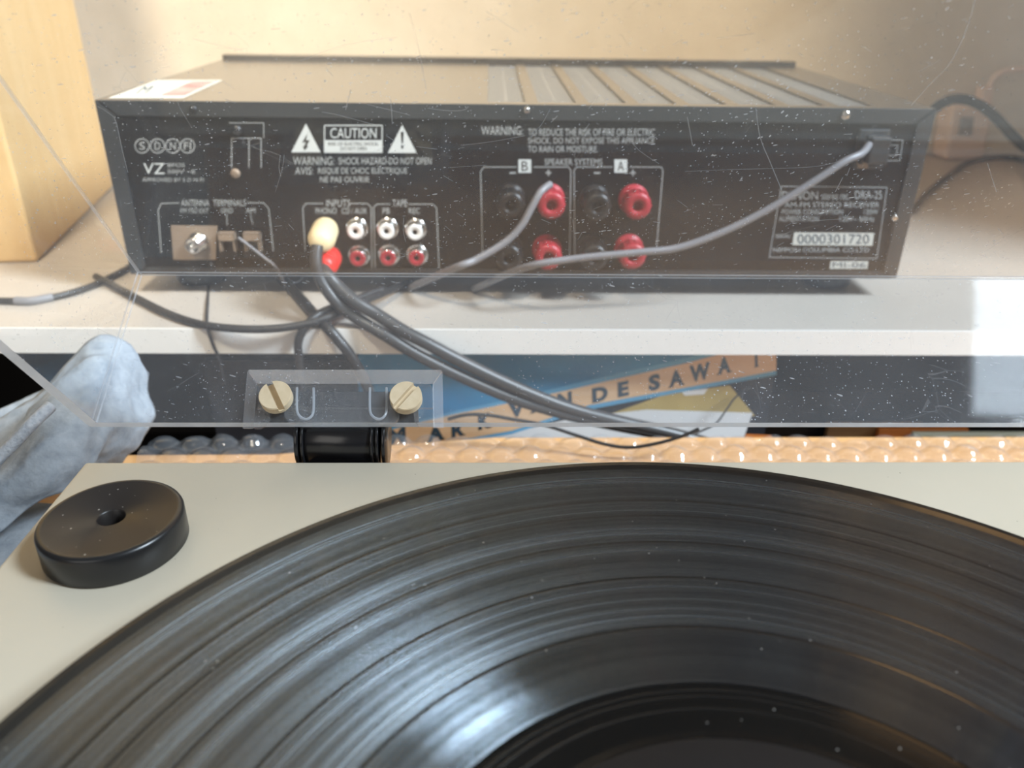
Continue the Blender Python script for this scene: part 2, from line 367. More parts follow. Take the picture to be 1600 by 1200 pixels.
# dust cover: rim corners on the plinth side, fold corners on the top side; opened about 53 degrees
tp = Vector((0, -0.615, 0.788)); XR0, XR1 = -133.0, 304.0
A0 = Vector((XR0, 236, -136)); A1 = Vector((XR1, 236, -136)); B0 = Vector((-130.3, 288, -100)); B1 = Vector((301.3, 288, -100))
C0, C1 = A0+tp*352, A1+tp*352; D0, D1 = B0+tp*346, B1+tp*346
outer = [A0, A1, C1, C0, B0, B1, D1, D0]; T = 3.8
ctr = sum(outer, Vector())/8
wr = (B0-A0).normalized()
def inn(v, rim):
    x = v.x + (T if v.x < 80 else -T)
    o = Vector((x, v.y, v.z)); f = (v-ctr).dot(tp)
    o -= tp*(T if f > 0 else -T)
    if not rim: o -= wr*T
    return o
# the inner shell sits in from the outer one on every wall; the rim stays level
inner = [inn(v, i < 4) for i, v in enumerate(outer)]
bm = bmesh.new(); vo = [bm.verts.new(v/1000) for v in outer]; vi = [bm.verts.new(v/1000) for v in inner]
def fc(vs, m): f = bm.faces.new(vs); f.material_index = m; return f
for q in ((4,5,6,7), (0,1,5,4), (1,2,6,5), (2,3,7,6), (3,0,4,7)):
    k = 3 if q == (0,1,5,4) else 0; fc([vo[i] for i in q], k); fc([vi[i] for i in q][::-1], k)
for a, b in ((0,1), (1,2), (2,3), (3,0)): fc([vo[a], vo[b], vi[b], vi[a]], 2)
bmesh.ops.recalc_face_normals(bm, faces=bm.faces)
fold = [e for e in bm.edges if all(f.material_index != 2 for f in e.link_faces)]
bmesh.ops.bevel(bm, geom=fold, offset=0.00045, segments=2, affect='EDGES', profile=0.5, material=1)
org = tt['org_mm']; me = bpy.data.meshes.new('dust_cover')
for v in bm.verts: v.co -= Vector(org)/1000
bm.to_mesh(me); bm.free()
for k in ('acrylic', 'acryledge', 'acrylrim', 'dustyacrylic'): me.materials.append(M[k])
dc = bpy.data.objects.new('dust_cover', me); COL.objects.link(dc); dc.parent = tt; dc['org_mm'] = org; dc['label'] = 'clear scratched acrylic dust cover standing open'

# long scratches and two painted glints, inner face of the raised top panel
TN = Vector((0, -tp.z, tp.y)); TP_ = inner[4]
def onp(px, py): v = ray(px, py); return v*((TP_.dot(TN)+0.03)/v.dot(TN)) if TN.dot(ray(800,100)) > 0 else v*((TP_.dot(TN)-(-0.03))/v.dot(TN))
mb = MB(); rs = random.Random(5)
scr = [[(1528,-20),(1512,40),(1485,98),(1450,135),(1424,165)], [(1074,183),(1082,227)], [(1181,168),(1188,215),(1204,255),(1221,296)], [(1070,268),(1140,265),(1265,261),(1315,251)],
  [(1305,300),(1317,277)], [(1323,275),(1328,262)], [(503,175),(530,180),(585,195)], [(573,163),(606,171),(641,180)], [(610,155),(612,175),(613,194)], [(668,169),(700,173),(724,172),(732,166)],
  [(650,229),(683,233)], [(861,191),(871,181)], [(912,206),(921,193)], [(895,344),(898,368),(903,374),(909,363)], [(1059,382),(1064,370)], [(438,242),(436,262),(439,276)], [(444,242),(441,264),(430,300)],  # last two strokes are glints of reflected light, drawn as marks
  [(152,166),(170,177),(181,190),(191,235),(200,270)], [(1543,255),(1549,275),(1557,300)], [(980,214),(1000,236),(1030,256)], [(722,227),(770,221),(820,212)], [(640,20),(655,80),(666,140)], [(760,18),(810,50)],
  [(470,95),(540,70),(620,58)], [(300,60),(360,75),(380,78)], [(1120,60),(1180,52)], [(920,170),(935,150)], [(830,210),(845,196),(860,170)], [(300,200),(282,170),(278,160)], [(631,340),(630,360),(634,378)], [(1330,330),(1318,344)], [(1270,345),(1315,342)], [(700,262),(760,258)], [(540,172),(548,140)]]
for k in range(46):
    x, y = rs.uniform(230, 1560), rs.uniform(20, 415); a = rs.uniform(-.5, .9); L_ = rs.uniform(5, 20); scr.append([(x, y), (x+L_*math.cos(a), y+L_*math.sin(a))])
for pts in scr:
    P_ = spline([onp(*q) for q in pts], 5); wd = rs.uniform(.07, .15)
    for a, b in zip(P_, P_[1:]):
        d = (b-a).normalized(); n_ = TN.cross(d)*wd; mb.add([a-n_, b-n_, b+n_, a+n_], [(0,1,2,3)])
o = mb.build('scratches_glints', M['scratch'], dc, fix=False); o['kind'] = 'stuff'

# hinges: clear pocket moulded inside the back wall, slotted screws, black barrel on the plinth's back
nw = Vector((0, -wr.z, wr.y))                 # out of the back wall towards the lens
RW = A0 + tp*T                                # a point of the wall's inner face
def onw(px, py, lift=0.0):
    v = ray(px, py); return v*((RW.dot(nw)+lift)/v.dot(nw))
def hinge(dx):
    D = Vector((dx, 0, 0)); P = lambda x, y, l=0.0: onw(x, y, l)+D
    h = MB()
    # black barrel and bracket
    ax = (1,0,0); by, bz = 242.0, -144.0; r = 9.0
    x0 = atY(470, 690, by).x+dx; x1 = atY(607, 690, by).x+dx
    h.lathe((x0+3, by, bz), ax, [(0,0),(r-.4,0),(r,.5),(r,x1-x0-6.5),(r-.4,x1-x0-6),(0,x1-x0-6)], 40)
    h.box(x0+2.5, x1-2.5, TY1+0.3, by, bz-26, bz-7.5)
    hg = h.build('hinge', M['blackmetal'], tt, label='black metal lid hinge')
    for a, b in ((x0, x0+1.3), (x0+2.0, x0+3.0), (x1-1.2, x1), (x1-5.0, x1-4.0), (x1-3.2, x1-2.2)):
        MB().lathe((a, by, bz), ax, [(0,0),(r+.9,0),(r+1.1,.3),(r+1.1,b-a-.3),(r+.9,b-a),(0,b-a)], 40).build('hinge_ring', M['blackmetal'], hg)
    # black leaf behind the clear plate
    l0, l1 = P(412, 655), P(652, 610)
    lf = MB(); a = P(416, 612, -T-0.6); b = P(652, 612, -T-0.6); c = P(654, 664, -T-0.6); d = P(413, 664, -T-0.6)
    lf.prism([a, b, c, d], nw*-1.6)
    lf.build('hinge_leaf', M['blackmetal'], hg)
    # clear moulded pocket: chamfered top bar and two side bars
    pk = MB(); H = 4.2
    def bar(o1, o2, i2, i1):                  # outer line o1-o2 on the wall, inner line i1-i2 lifted
        a, b = P(*o1), P(*o2); c, d = P(*i2, H), P(*i1, H); e, f = P(*i2, 0.05), P(*i1, 0.05)
        pk.add([a, b, c, d, e, f], [(0,1,2,3), (3,2,4,5), (0,3,5), (1,4,2), (0,5,4,1)])
    bar((386, 577), (692, 577), (676, 600), (402, 600))
    bar((378, 670), (386, 577), (402, 600), (396, 670)); bar((692, 577), (694, 669), (677, 669), (676, 600))
    pk.build('hinge_pocket', [M['pocket']], hg, bevel=0.35, label='clear moulded pocket on the dust cover')
    # clear plate with round-bottomed notches around the screws
    pl = MB()
    def flat(pts, lo, hi): pl.prism([P(x, y, lo) for x, y in pts], nw*(hi-lo))
    flat([(404,604),(672,604),(676,610),(677,640),(656,640),(656,604.2),(656,640),(612,640),(612,640),(466,640),(460,640),(404,640)][:4]+[(404,640)], 0.3, 2.0)
    flat([(402,640),(423,640),(423,656),(417,666),(408,671),(398,671)], 0.3, 2.0)
    flat([(445,640),(624,640),(624,656),(617,664),(455,664),(446,654)], 0.3, 2.0)
    flat([(647,640),(676,640),(678,668),(656,668),(648,660)], 0.3, 2.0)
    pl.build('clear_plate', [M['clearblock']], hg, bevel=0.25, label='clear hinge plate')
    ut = MB()
    for x in (478, 592):
        pts = [(x-14,606), (x-14,640), (x-9,651), (x,655), (x+8,651), (x+12,640), (x+12,606)]
        ut.tube([P(a, b, 2.2) for a, b in pts], 0.45, 6, sub=4)
    ut.build('plate_slot', [M['acryledge']], hg, label='raised clear U-shaped rib pair')
    for (sx, sy, ang) in ((433, 624, -62), (635, 625, 53)):
        s = MB(); c = P(sx, sy, 2.1); R_ = 5.35; hh = 3.2; e1 = Vector((1,0,0)); e2 = nw.cross(e1)
        a = math.radians(ang); u1 = e1*math.cos(a)+e2*math.sin(a); u2 = nw.cross(u1); sw = 1.0
        # slotted head: two D-shaped halves on a round base
        s.lathe(c, nw, [(0,0),(R_,0),(R_,hh-1.9),(0,hh-1.9)], 40, smooth=False)
        for sg in (1, -1):
            th0 = math.asin(sw/R_); pts = [c+nw*(hh-1.9)+u1*(R_*math.cos(k))+u2*(sg*R_*math.sin(k)) for k in [th0+(math.pi-2*th0)*i/20 for i in range(21)]]
            s.prism(pts, nw*1.8); s.prism([c+nw*(hh-.1)+(p-c-nw*(hh-1.9))*0.955+u2*(sg*.05) for p in pts], nw*0.22)
        s.lathe(c, nw*-1, [(2.0,0),(2.0,7.5),(0,7.5)], 16)
        s.build('slotted_screw', M['screwcream'], hg, label='cream slotted screw')
    return hg
hinge(0.0); hinge(293.0)

# ================================================================== RECORD
rc = thing('vinyl_record', 'black vinyl record with worn grooves lying on the turntable', 'record', (CX, CY, RZ-2.2))
prof = [(3.6,-1.9),(150.0,-1.9),(150.5,-1.5),(150.5,-0.5),(150.0,0.05),(148.4,0.05),(146.3,-0.25)]; mats = [1,1,1,1,1,1]
gaps = [130.3, 123.0, 111.5, 97.5, 80.5]; r = 146.3
for g in gaps:
    prof += [(g+0.42,-0.25),(g+0.25,-0.29),(g-0.25,-0.29),(g-0.42,-0.25)]; mats += [0,1,1,1]
prof += [(64.2,-0.25),(63.8,-0.33),(52.0,-0.33),(50.2,-0.1),(3.6,-0.1),(3.6,-1.9)]; mats += [0,2,2,2,2,2]
mb = MB().lathe((CX, CY, RZ), (0,0,1), prof, 256, mats=mats, smooth=False)
rc['org_mm'] = [CX, CY, RZ-2.2]
mb.build('grooved_disc', [M['groove'], M['smoothvinyl'], M['runout']], rc)
mb = MB()
for k, rr in enumerate((62.2, 60.6, 57.4)): mb.lathe((CX, CY, RZ), (0,0,1), [(rr-.25,-0.32),(rr-.1,-0.24),(rr+.1,-0.24),(rr+.25,-0.32)], 200)
mb.build('runout_groove', M['smoothvinyl'], rc)
MB().lathe((CX, CY, RZ), (0,0,1), [(3.6,-0.09),(3.6,0.02),(49.6,0.02),(50,-0.09)], 96).build('record_label', M['label'], rc)

# single adapter
c = Vector((-105.9, 187.0, TZ+0.1))
o = MB().lathe(c, (0,0,1), [(3.8,0),(18.7,0),(19.2,.5),(19.2,8.4),(18.9,9.1),(18.3,9.5),(17.3,9.5),(16.9,9.2),(4.0,9.2),(3.6,8.8),(3.6,1.2),(3.8,0)], 96,
      mats=[0,0,0,0,0,0,1,1,1,1,0]).build('single_adapter', [M['black'], M['blacksatin']])
tag(o, 'round black plastic single adapter with centre hole on the turntable corner', 'adapter')

# ================================================================== AMPLIFIER
AY, AX, AZ1, AZ0 = 436.0, 15.7, -60.0, -153.0; X0, X1, AYB = AX-217, AX+217, AY+232
am = thing('amplifier', 'black stereo amplifier seen from its rear panel on the white shelf', 'amplifier', (AX, AY+116, SH))
def rp(px, py, out=0.0): return atY(px, py, AY+1.2-out)         # point of the rear panel
mb = MB()
mb.box(X0, X0+1, AY+1, AYB, AZ0, AZ1-0.01); mb.box(X1-1, X1, AY+1, AYB, AZ0, AZ1-0.01)
mb.box(X0, X1, AYB-12, AYB, AZ0, AZ1+3)                          # front bezel on the far side
mb.box(X0, X1, AY+1, AYB, AZ0, AZ0+1)
v0 = atZ(762, 150, AZ1).x; VP, VW, VY0, VY1 = 26.6, 20.0, AY+9, AYB-22; NV = 8
mb.box(X0, v0, AY+1, AYB-12, AZ1-1, AZ1); e = v0+NV*VP-(VP-VW); mb.box(e, X1, AY+1, AYB-12, AZ1-1, AZ1)
mb.box(v0, e, AY+1, VY0, AZ1-1, AZ1); mb.box(v0, e, VY1, AYB-12, AZ1-1, AZ1)
for k in range(NV-1): mb.box(v0+k*VP+VW, v0+(k+1)*VP, VY0, VY1, AZ1-1, AZ1)
mb.build('case', M['case'], am)
for k in range(NV):
    g = MB(); a = v0+k*VP; n = 30; st = (VY1-VY0)/n
    for i in range(n): g.box(a, a+VW, VY0+i*st+1.2, VY0+(i+1)*st-1.2, AZ1-2.6, AZ1-1.2)
    g.box(a+VW/2-.8, a+VW/2+.8, VY0, VY1, AZ1-3, AZ1-1.3)
    g.build('vent_grille', M['grille'], am)
# flange folded round the rear edge, mitred at the corners
fl = MB(); FW_ = 8.6
oc = [(X0,AZ1),(X1,AZ1),(X1,AZ0),(X0,AZ0)]; ic = [(X0+FW_,AZ1-FW_+1),(X1-FW_,AZ1-FW_+1),(X1-FW_,AZ0+4),(X0+FW_,AZ0+4)]
for i in range(4):
    j = (i+1) % 4; a, b, c_, d = oc[i], oc[j], ic[j], ic[i]
    s_ = 0.35; shr = lambda p, q: (p[0]+(q[0]-p[0])*0.004, p[1])
    fl.prism([(shr(a,b)[0], AY, a[1]), (shr(b,a)[0], AY, b[1]), (shr(c_,d)[0], AY, c_[1]), (shr(d,c_)[0], AY, d[1])], (0, 1.2, 0))
fl.build('rear_flange', M['flange'], am, bevel=0.3)
MB().box(X0+1, X1-1, AY+1.25, AY+2.4, AZ0+1, AZ1-1.2).build('rear_panel', M['rear'], am)
for x in (X0+30, X1-30):
    for y in (AY+25, AYB-25): MB().lathe((x, y, SH), (0,0,1), [(0,0),(12,0),(14,2),(15,12.2),(0,12.2)], 24).build('foot', M['black'], am)
def screw(px, py, r, m, h=1.6):
    c_ = rp(px, py, 1.3); s = MB().lathe(c_, (0,-1,0), [(0,-.2),(r,-.2),(r,.3),(r*.8,h*.8),(r*.45,h),(0,h)], 20)
    s.box(c_.x-r*.75, c_.x+r*.75, c_.y-h-.15, c_.y-h+.1, c_.z-.2, c_.z+.2); s.box(c_.x-.2, c_.x+.2, c_.y-h-.15, c_.y-h+.1, c_.z-r*.75, c_.z+r*.75)
    s.build('screw', M[m], am)
screw(302,171,2.2,'blackmetal'); screw(823,172,1.9,'chrome'); screw(1321,180,2.6,'chrome'); screw(1397,340,1.9,'chrome'); screw(371,203,3.0,'blackmetal',3); screw(368,271,2.6,'tanmetal')
# silk-screen print
def pbox(mb, x0, y0, x1, y1, m=0, o=0.12):
    mb.add([rp(x0,y1,o), rp(x1,y1,o), rp(x1,y0,o), rp(x0,y0,o)], [(0,1,2,3)], m)
def ptext(mb, body, x0, y0, x1, y1, m=0, o=0.16):
    a = rp(x0, y1, o); text(mb, body, a, rp(x1, y1, o)-a, rp(x0, y0, o)-a, m)
def pline(mb, pts, wd=1.25, m=0):
    for (x0, y0), (x1, y1) in zip(pts, pts[1:]):
        a, b = rp(x0, y0, .14), rp(x1, y1, .14); d = (b-a).normalized(); n = Vector((-d.z, 0, d.x))*(wd*0.17)
        mb.add([a-n-d*.1, b-n+d*.1, b+n+d*.1, a+n-d*.1], [(0,1,2,3)], m)
PR = [M['print'], M['printw'], M['rear']]
mb = MB()
for x, ch in ((222,'S'),(246,'D'),(270,'N'),(293,'FI')):
    pline(mb, [(x+11*math.cos(k*math.pi/12), 228+11*math.sin(k*math.pi/12)) for k in range(25)], 1.7)
    ptext(mb, ch, x-(4.5 if ch != 'FI' else 5.5), 222, x+(4.5 if ch != 'FI' else 5.5), 234)
ptext(mb, 'VZ', 224, 255, 257, 272, 1); ptext(mb, 'BFOS', 262, 255, 289, 261); ptext(mb, '500V ~B', 262, 265, 305, 271); ptext(mb, 'APPROVED BY S D N FI', 222, 278, 318, 284)
pline(mb, [(362,262),(362,216),(408,216),(408,262)]); pline(mb, [(389,262),(389,216)]); pline(mb, [(358,192),(412,192),(412,216)], 1.0)
mb.build('approval_print', PR, am)
mb = MB()
def tri(x0, x1, y0, y1): mb.add([rp(x0,y1,.13), rp(x1,y1,.13), rp((x0+x1)/2,y0,.13)], [(0,1,2)], 1)
tri(455,501,193,238); tri(606,651,195,239)
mb.add([rp(x,y,.2) for x,y in ((481,208),(472,223),(478,222),(475,229),(473,228),(476,235),(482,228),(479,228),(484,219),(478,219))], [(0,1,2,9),(2,8,9),(2,3,7,8),(3,4,5,6,7)], 2)
mb.add([rp(x,y,.2) for x,y in ((626,206),(631,206),(629.6,224),(627.4,224))], [(0,3,2,1)], 2); pbox(mb,626.8,227,630.4,232,2,.2)
pline(mb, [(507,196),(597,196),(597,238),(507,238),(507,196)], 1.6, 1); pbox(mb,508,219,596,237,1,.13); ptext(mb,'CAUTION',516,200,588,216,1)
ptext(mb,'RISK OF ELECTRIC SHOCK',513,222,591,227.5,2,.2); ptext(mb,'DO NOT OPEN',532,229.5,573,235,2,.2)
mb.build('caution_print', PR, am, label='white warning triangles and caution box')
mb = MB()
ptext(mb,'WARNING:',458,245,522,258); ptext(mb,'SHOCK HAZARD-DO NOT OPEN',529,246,674,257); ptext(mb,'AVIS:',461,261,489,273); ptext(mb,'RISQUE DE CHOC ELECTRIQUE',497,262,636,273); ptext(mb,'NE PAS OUVRIR',500,276,577,285)
mb.build('shock_warning_print', PR, am); mb = MB()
ptext(mb,'WARNING:',752,197,817,211); ptext(mb,'TO REDUCE THE RISK OF FIRE OR ELECTRIC',825,201,1023,212); ptext(mb,'SHOCK, DO NOT EXPOSE THIS APPLIANCE',825,215,1022,226); ptext(mb,'TO RAIN OR MOISTURE.',825,228,934,238)
mb.build('moisture_warning_print', PR, am)
mb = MB()
pline(mb, [(252,395),(247,328),(252,318),(280,317)]); pline(mb, [(386,317),(412,317),(420,326),(427,392)])
ptext(mb,'ANTENNA',283,312,327,322); ptext(mb,'TERMINALS',333,312,384,322); ptext(mb,'FM 75\u03a9 EXT',282,325,326,333); ptext(mb,'GND',345,325,364,333); ptext(mb,'AM',384,325,399,333)
pline(mb, [(354,335),(355,352)],1.0); pline(mb, [(391,335),(395,350)],1.0)
mb.build('antenna_print', PR, am); mb = MB()
pline(mb, [(477,392),(473,325),(478,318),(505,318)]); pline(mb, [(545,318),(574,318),(580,324),(581,418)]); pline(mb, [(586,418),(584,324),(589,319),(610,319)]); pline(mb, [(638,319),(676,319),(682,325),(686,418)])
ptext(mb,'INPUTS',510,312,547,323); ptext(mb,'PHONO',493,325,526,334); ptext(mb,'CD / AUX',534,325,573,334); ptext(mb,'TAPE',613,312,636,323); ptext(mb,'PB',598,325,609,334); ptext(mb,'REC',639,325,656,334)
mb.build('input_print', PR, am); mb = MB()
pline(mb, [(754,402),(751,268),(756,261),(807,261)]); pline(mb, [(834,261),(888,261),(892,266),(890,398)]); pline(mb, [(898,398),(897,266),(901,261),(957,261)]); pline(mb, [(984,261),(1033,261),(1036,266),(1026,385)])
ptext(mb,'SPEAKER SYSTEMS',851,248,941,258)
for x, ch in ((820,'B'),(970,'A')): pbox(mb,x-10,249,x+10,270,1,.13); ptext(mb,ch,x-5,252,x+5,267,2,.2)
for x in (801, 933): pbox(mb,x-5,269,x+5,271.5)
for x in (857, 989): pbox(mb,x-4.5,269,x+4.5,271); pbox(mb,x-1,265,x+1,275)
mb.build('speaker_print', PR, am); mb = MB()
pline(mb, [(1388,219),(1411,219),(1406,251),(1383,251),(1388,219)],1.0); pline(mb, [(1390,227),(1403,227),(1400,243),(1387,243),(1390,227)],1.0)
mb.build('insulation_symbol', PR, am)
mb = MB()
pline(mb, [(1221,291),(1386,293),(1370,404),(1202,402),(1221,291)],1.2)
def rtext(body, x0, x1, y0, y1, m=0, k=-0.115):             # the plate's lines
    ptext(mb, body, x0, y0, x1, y1, m)
rtext('DENON',1222,1278,299,312); rtext('stereo rec.',1284,1327,302,312); rtext('DRA-25',1336,1378,298,311)
rtext('AM-FM STEREO RECEIVER',1226,1374,316,324); rtext('POWER CONSUMPTION',1222,1317,327,335); rtext('120W',1350,1372,327,335); rtext('ALIMENTATION',1217,1279,338,346); rtext('120V~ 60Hz',1312,1366,338,346); rtext('SERIAL',1212,1236,366,372); rtext('NIPPON COLUMBIA CO.LTD',1208,1358,387,394)
mb.build('rating_plate_print', PR, am)
mb = MB(); a = [rp(1241,363,.2), rp(1366,364,.2), rp(1363,384,.2), rp(1238,383,.2)]; mb.add(a, [(3,2,1,0)], 0); ptext(mb,'0000301720',1246,366,1358,381,1,.3)
mb.build('serial_label', [M['paper'], M['sl_ink']], am, label='white serial number label')
mb = MB(); mb.add([rp(1298,408,.2), rp(1357,408,.2), rp(1355,420,.2), rp(1296,420,.2)], [(3,2,1,0)], 0); ptext(mb,'MI-06',1301,410,1353,418,1,.3)
mb.build('code_sticker', [M['paper'], M['sl_ink']], am, label='small white sticker at the lower edge')
mb = MB(); q = [atZ(x, y, AZ1+.15) for x, y in ((168,153.5),(286,153.5),(349,125),(245,125))]; mb.add(q, [(0,1,2,3)], 0)
q = [atZ(x, y, AZ1+.22) for x, y in ((250,149),(288,149),(336,127),(300,127))]; mb.add(q, [(0,1,2,3)], 1)
q = atZ(212,146,AZ1+.25); text(mb, 'M', q, atZ(228,146,AZ1+.25)-q, atZ(226,134,AZ1+.25)-q, 2)
mb.build('top_sticker', [M['paper'], M['pinkpaper'], M['sl_ink']], am, label='white and pink paper sticker on the top corner')
# antenna terminals
mb = MB(); a = [rp(268,352,.4), rp(340,353,.4), rp(338,405,.4), rp(272,405,.4)]; mb.prism(a[::-1], (0,-1.2,0))
ap = mb.build('antenna_plate', M['tanmetal'], am, label='tan metal antenna socket plate')
MB().lathe(rp(311,376,1.7), (-.1,-1,-.05), [(0,0),(5.2,0),(5.2,2),(4.3,2.2),(4.3,9),(3.6,9.2),(3.0,8.6),(1.0,8.0),(.7,10.5),(0,10.6)], 24).build('coaxial_socket', M['chrome'], ap)
for x0, x1 in ((343,374),(384,411)):
    mb = MB(); mb.prism([rp(x0,361,.4), rp(x1,361,.4), rp(x1,400,.4), rp(x0,400,.4)][::-1], (0,-3.5,0), 0)
    c_ = rp((x0+x1)/2-3, 366, 4.2); mb.box(c_.x-4.5, c_.x+4.5, c_.y-3.5, c_.y+.5, c_.z-3, c_.z+1.5, 1)
    mb.box(c_.x-4.5, c_.x-3, c_.y-3.5, c_.y+.5, c_.z-9, c_.z-3, 1); mb.box(c_.x+3, c_.x+4.5, c_.y-3.5, c_.y+.5, c_.z-9, c_.z-3, 1)
    mb.build('clip_terminal', [M['black'], M['tanmetal']], am, bevel=.3)
# rca sockets
def rca(px, py, m):
    L = 7.0; c_ = atY(px, py, AY+1.2-L); c_.y = AY+1.2
    s = MB().lathe(c_, (0,-1,0), [(0,0.1),(6.0,.1),(6.0,1.0),(4.9,1.1)], 28)
    s.lathe(c_, (0,-1,0), [(4.7,1),(4.7,L-1.2),(4.5,L-.9),(4.3,L-.9)], 28, m=0); s.lathe(c_, (0,-1,0), [(4.3,L-.9),(4.2,L-.1),(3.8,L),(1.6,L),(1.4,L-.3),(1.4,2.5),(0,2.5)], 28, mats=[1,1,1,1,2,2])
    s.build('rca_socket', [M['chrome'], M[m], M['black']], am, label=('white' if m == 'whiteplastic' else 'red')+' ringed phono socket')
for x, y in ((555,362),(603.5,362),(648,363.5)): rca(x, y, 'whiteplastic')
for x, y in ((558.5,405),(606,404),(650.5,404)): rca(x, y, 'redplastic')
rca(507, 362, 'whiteplastic'); rca(512, 404, 'redplastic')
# speaker posts
def post(px, py, m):
    L = 17; c_ = atY(px, py, AY+1.2-L); c_.y = AY+1.2
    pr = [(0,.1),(8.2,.1),(8.2,2.2),(5.2,2.6),(5.2,6),(6.6,6.4),(7.2,7),(7.2,15.6),(6.6,L),(3.3,L),(2.9,L-.5),(2.9,11),(0,11)]
    s = MB().lathe(c_, (0,-1,0), pr, 28)
    for i in range(14):
        a = 2*math.pi*i/14; d = Vector((math.cos(a), 0, math.sin(a))); q = c_+d*7.15; t_ = Vector((-d.z, 0, d.x))
        s.prism([q-t_*.45+Vector((0,-7.4,0)), q+t_*.45+Vector((0,-7.4,0)), q+t_*.3+d*.45+Vector((0,-7.4,0)), q-t_*.3+d*.45+Vector((0,-7.4,0))], (0,-7.8,0))
    s.build('binding_post', M[m], am, label=('red' if m == 'redplastic' else 'black')+' screw speaker post')
for x, y, m in ((862,322,'redplastic'),(798,322,'black'),(997,323,'redplastic'),(934,324,'black'),(857,403,'redplastic'),(795,404,'black'),(989,402,'redplastic'),(929,404,'black')): post(x, y, m)
# cord grommet
mb = MB(); c_ = rp(1363, 228, 1.4)
mb.box(c_.x-9, c_.x+8, c_.y-1.2, c_.y+.8, c_.z-12, c_.z+9); mb.box(c_.x-5, c_.x+6, c_.y-9, c_.y-1, c_.z-8, c_.z+6); mb.box(c_.x-7.5, c_.x-5.2, c_.y-6, c_.y-1, c_.z-9, c_.z+4)
mb.build('cord_grommet', M['flange'], am, bevel=1.2)
mb = MB(); mb.prism([rp(1333,243,.3), rp(1356,243,.3), rp(1354,262,.3), rp(1338,262,.3)][::-1], (0,-2.5,0))
mb.build('cord_clip', M['tanmetal'], am, bevel=.5)

# ================================================================== CABLES
def cable(name, pts, r, m, label, cat='cable', **k):
    o = MB().tube(pts, r, 10, sub=8).build(name, M[m]); return tag(o, label, cat)
Sf = lambda x, y, r: atZ(x, y, SH+r)
cable('power_cord', [rp(1358,226,9), rp(1346,240,18), rp(1320,252,22), rp(1280,278,24), rp(1200,327,26), rp(1130,362,28), rp(1060,387,30), rp(1000,394,32), rp(900,404,34), atY(820,418,404), Sf(740,452,3)], 1.9, 'silvercable', 'grey power cord sagging across the rear of the amplifier', 'cord')
cable('speaker_cable', [rp(860,288,8), rp(845,300,14), rp(830,325,17), rp(815,352,19), rp(790,378,21), rp(745,405,25), atY(710,419,410), Sf(640,450,2.4)], 2.0, 'silvercable', 'grey speaker cable curving down left from the upper red post', 'cable')
pc = thing('phono_cable', 'thick dark twin phono cable with cream and red plugs', 'cable', (-60, 400, SH))
def plug(a, b, r, m, nm, lb):
    a, b = Vector(a), Vector(b); d = b-a; L = d.length
    MB().lathe(a, d, [(0,0),(r*.8,0),(r*.95,.8),(r,3),(r,L-8),(r*.82,L-2.5),(r*.55,L),(0,L)], 28).build(nm, M[m], pc, label=lb)
plug(atY(509,358,426), atY(500,380,397), 7.0, 'creamplug', 'plug', 'cream plug'); plug(atY(516,402,426), atY(507,417,397), 6.5, 'brightred', 'plug', 'red plug')
base = [(496,384,398), (494,410,394), (503,440,392), (528,474,390), (562,500,388), (602,524,383), (650,553,381), (720,588,381), (800,622,381), (880,646,381), (960,664,381), (1040,680,381), (1120,704,381)]
MB().tube([atY(x, y, Y) for x, y, Y in base], 3.2, 12).build('strand', M['greycable'], pc)
base = [(505,420,398), (512,430,394), (528,448,392), (556,472,388), (590,492,387), (630,517,383), (670,538,381), (735,572,381), (812,608,381), (890,638,381), (965,658,381), (1045,676,381), (1125,698,381)]
MB().tube([atY(x, y, Y) for x, y, Y in base], 3.4, 12).build('strand', M['greycable'], pc)
cable('mains_lead', [Sf(438,432,3.2), Sf(462,458,3.2), Sf(490,490,3.2), atY(512,512,386), atY(530,533,383), atY(548,556,382.5), atY(572,600,383), atY(585,640,384)], 3.0, 'cable', 'thick black lead hanging over the white shelf front behind the hinge', 'cable')
cable('looped_lead', [Sf(150,432,2.2), Sf(214,466,2.2), Sf(262,490,2.2), Sf(310,506,2.2), Sf(360,513,2.3), Sf(420,514,2.5), Sf(480,506,4), Sf(530,488,7), Sf(575,468,9), Sf(640,440,3)], 2.1, 'cable', 'black cable curving across the white shelf left of the hinge', 'cable')
cable('short_lead', [Sf(600,452,9), Sf(540,474,9), atY(500,490,392), atY(476,512,385), atY(466,535,383), atY(467,560,383), atY(472,610,384)], 2.2, 'cable', 'black lead bending down over the shelf front beside the thick lead', 'cable')
cable('aerial_wire', [rp(330,412,3), Sf(327,440,1), Sf(324,475,1), Sf(323,505,1), atY(327,522,386.2), atY(334,542,386), atY(342,560,386), atY(350,600,386)], 0.8, 'cable', 'thin dark wire dropping over the shelf front at the left', 'wire')
cable('ground_wire', [rp(372,371,8), rp(392,386,8), rp(412,402,9), rp(432,419,10), Sf(450,455,1)], 0.75, 'silvercable', 'thin grey wire slanting down from the antenna terminals', 'wire')
lw = cable('left_lead', [Sf(-60,471,2.0), Sf(0,470,2.0), Sf(40,470,2.0), Sf(90,463,2.0), Sf(140,448,2.0), Sf(185,427,2.0), Sf(212,412,2.0), Sf(240,398,2)], 1.9, 'cable', 'black lead lying along the shelf at the far left', 'cable')
MB().tube([Sf(24,470,2.2), Sf(50,470,2.2), Sf(82,464,2.2)], 2.4, 10).build('sleeve_tube', M['silvercable'], lw, label='pale sleeve on the lead')
